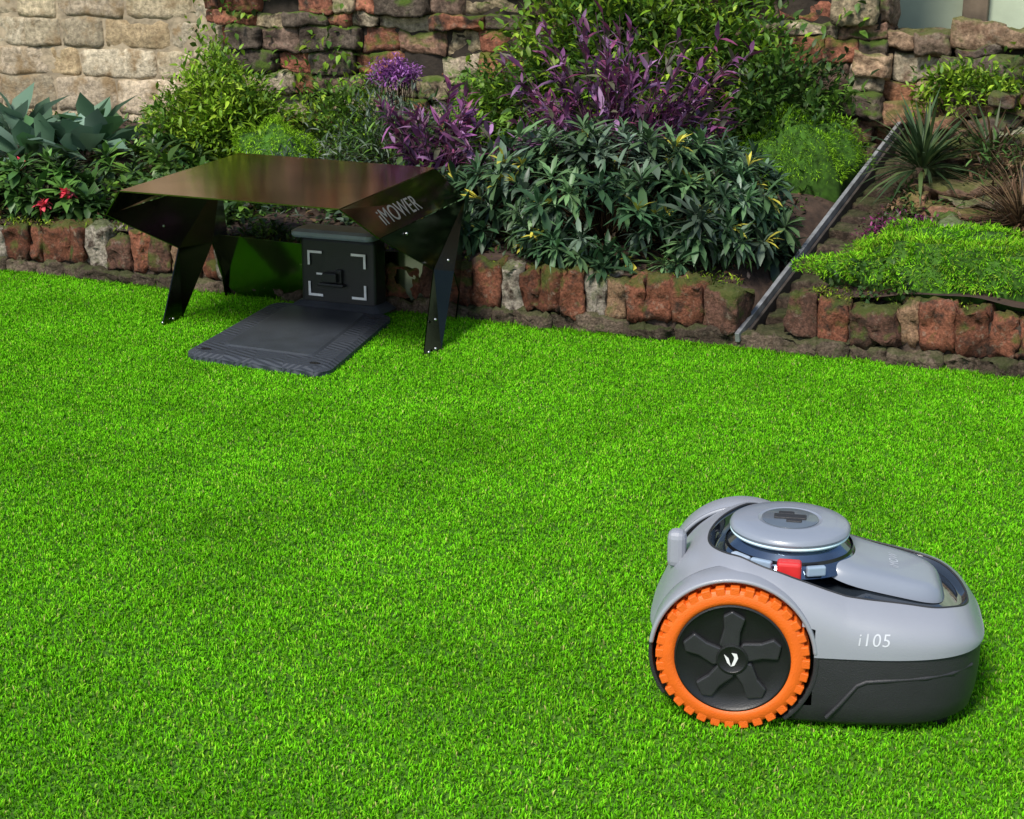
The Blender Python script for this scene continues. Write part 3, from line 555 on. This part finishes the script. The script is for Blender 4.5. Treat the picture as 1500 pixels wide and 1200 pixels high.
for sd in(-1,1):
    c=(WX,0,WZ); y1=sd*.187; y0=sd*.13
    arc('fender_lip',WR+.005,WR+.012,y1,y0,6,174,greyM,c); arc('fender_lip_lower',WR+.006,WR+.014,y1*.985,y0,-50,5.5,blkM,c); arc('fender_lip_rear',WR+.006,WR+.012,y1*.96,y0,174.5,215,blkM,c)
    lathe('wheel_well',[(WR+.012,sd*.132),(.002,sd*.132)],c,hubb,mow,'y')
    o=sd*.193
    lathe('tyre',[(.086,o-sd*.014),(.086,o-sd*.004),(.089,o-sd*.001),(.093,o),(.104,o-sd*.001),(.109,o-sd*.005),(.110,o-sd*.03),(.109,o-sd*.052),(.086,o-sd*.056)],c,orange,mow,'y',96,False)
    V=[];F=[]
    nl=32
    for row in(0,1):
        for i in range(nl):
            t0=2*math.pi*(i+.5*row)/nl; dt=2*math.pi/nl*.36; ya,yb=(o-sd*.0008,o-sd*.027) if row==0 else(o-sd*.027,o-sd*.054); b0=len(V)
            for y in(ya,yb):
                for r,tt in((.102,t0-dt),(.102,t0+dt),(WR+.0003,t0+dt*.85),(WR+.0003,t0-dt*.85)): V.append((c[0]+r*math.cos(tt),y,c[2]+r*math.sin(tt)))
            F+=[tuple(b0+k for k in f) for f in((0,1,2,3),(4,5,6,7),(0,1,5,4),(1,2,6,5),(2,3,7,6),(3,0,4,7))]
    pyd('tyre_lugs',V,F,orange,mow,False,.0015)
    lathe('hub',[(.0865,o-sd*.012),(.0865,o-sd*.002),(.084,o-sd*.001),(.081,o-sd*.004),(.06,o-sd*.0085),(.002,o-sd*.0085)],c,hubb,mow,'y')
    for k in range(5):
        V=[];a0_=rad(72*k+96)
        pts=[(.020,-36),(.045,-20),(.068,-21),(.077,-4),(.070,7),(.050,10),(.030,36),(.020,36)]
        for y in(o-sd*.0088,o-sd*.001):
            for r,a in pts: V.append((c[0]+r*math.cos(a0_+rad(a)),y,c[2]+r*math.sin(a0_+rad(a))))
        m=len(pts); pyd('spoke',V,[tuple(range(m)),tuple(range(m,2*m))]+[(i,(i+1)%m,m+(i+1)%m,m+i) for i in range(m)],star,mow,False,.0025,0,2)
    lathe('hub_cap',[(.024,o-sd*.008),(.024,o+sd*.0005),(.021,o+sd*.0012),(.0195,o),(.002,o)],c,hubb,mow,'y')
    yy=o+sd*.0012
    for poly in([(-.012,.008),(-.005,.002),(-.0012,-.011),(-.007,-.005)],[(-.001,.011),(.007,.010),(.009,.003),(.004,-.009),(-.001,-.011),(.003,.001),(.003,.005)],):
        pyd('hub_emblem',[(c[0]+a,yy,c[2]+b) for a,b in poly],[tuple(range(len(poly)))],wht,mow,False,0,.0006)
for y in(-.11,.11): lathe('front_caster',[(.012,-.012),(.022,-.011),(.025,-.006),(.025,.006),(.022,.011),(.012,.012)],(.44,y,.022),hubb,mow,'y',48)
box('chassis',(.26,0,.065),(.42,.235,.07),hubb,mow,.01)
M=Matrix(((1,0,0,.342),(0,0,1,0),(0,1,0,.160),(0,0,0,1)))
tx_=text('side_lettering','i105',.026,simple('pale_print',(.56,.58,.62),.4),mow,M,0,.1)
for v in tx_.data.vertices:
    hit=shellbvh.ray_cast(Vector((v.co.x,-.4,v.co.z)),Vector((0,1,0)))
    if hit[0] is not None: v.co.y=hit[0].y-.0008
M=Matrix(((0,-1,0,.375),(1,0,0,0),(0,0,1,0),(0,0,0,1)))
tx_=text('hood_lettering','iMOW',.02,simple('pale_print2',(.5,.53,.58),.4),mow,M,0)
for v in tx_.data.vertices: v.co.z=float(ztop(v.co.x,v.co.y*.8))+.0066
# ---------------------------------------------------------------- camera, light
cam=bpy.data.cameras.new('camera'); co=link(bpy.data.objects.new('camera',cam)); co.location=(0,0,1.14); co.rotation_euler=(rad(90-16.5),0,0)
cam.sensor_width=36; cam.lens=2300/1500*36; cam.clip_end=300; scn.camera=co
sd_=Vector((.38,.62,-.86)).normalized(); sun=bpy.data.lights.new('sun','SUN'); sun.energy=4.3; sun.angle=rad(16); sun.color=(1,.95,.86)
so=link(bpy.data.objects.new('sun',sun)); so.rotation_euler=sd_.to_track_quat('-Z','Y').to_euler(); so.location=(-2,-3,5)
w=bpy.data.worlds.new('World'); scn.world=w; w.use_nodes=True; nt=w.node_tree; sk_=nt.nodes.new('ShaderNodeTexSky'); sk_.sky_type='NISHITA'; sk_.sun_disc=False
sk_.sun_elevation=math.asin(-sd_.z); sk_.sun_rotation=math.atan2(-sd_.x,-sd_.y)%(2*math.pi)
bg=nt.nodes['Background']; bg.inputs['Strength'].default_value=.15; nt.links.new(sk_.outputs[0],bg.inputs['Color'])
scn.view_settings.view_transform='Standard'; scn.view_settings.look='None'; scn.view_settings.exposure=0
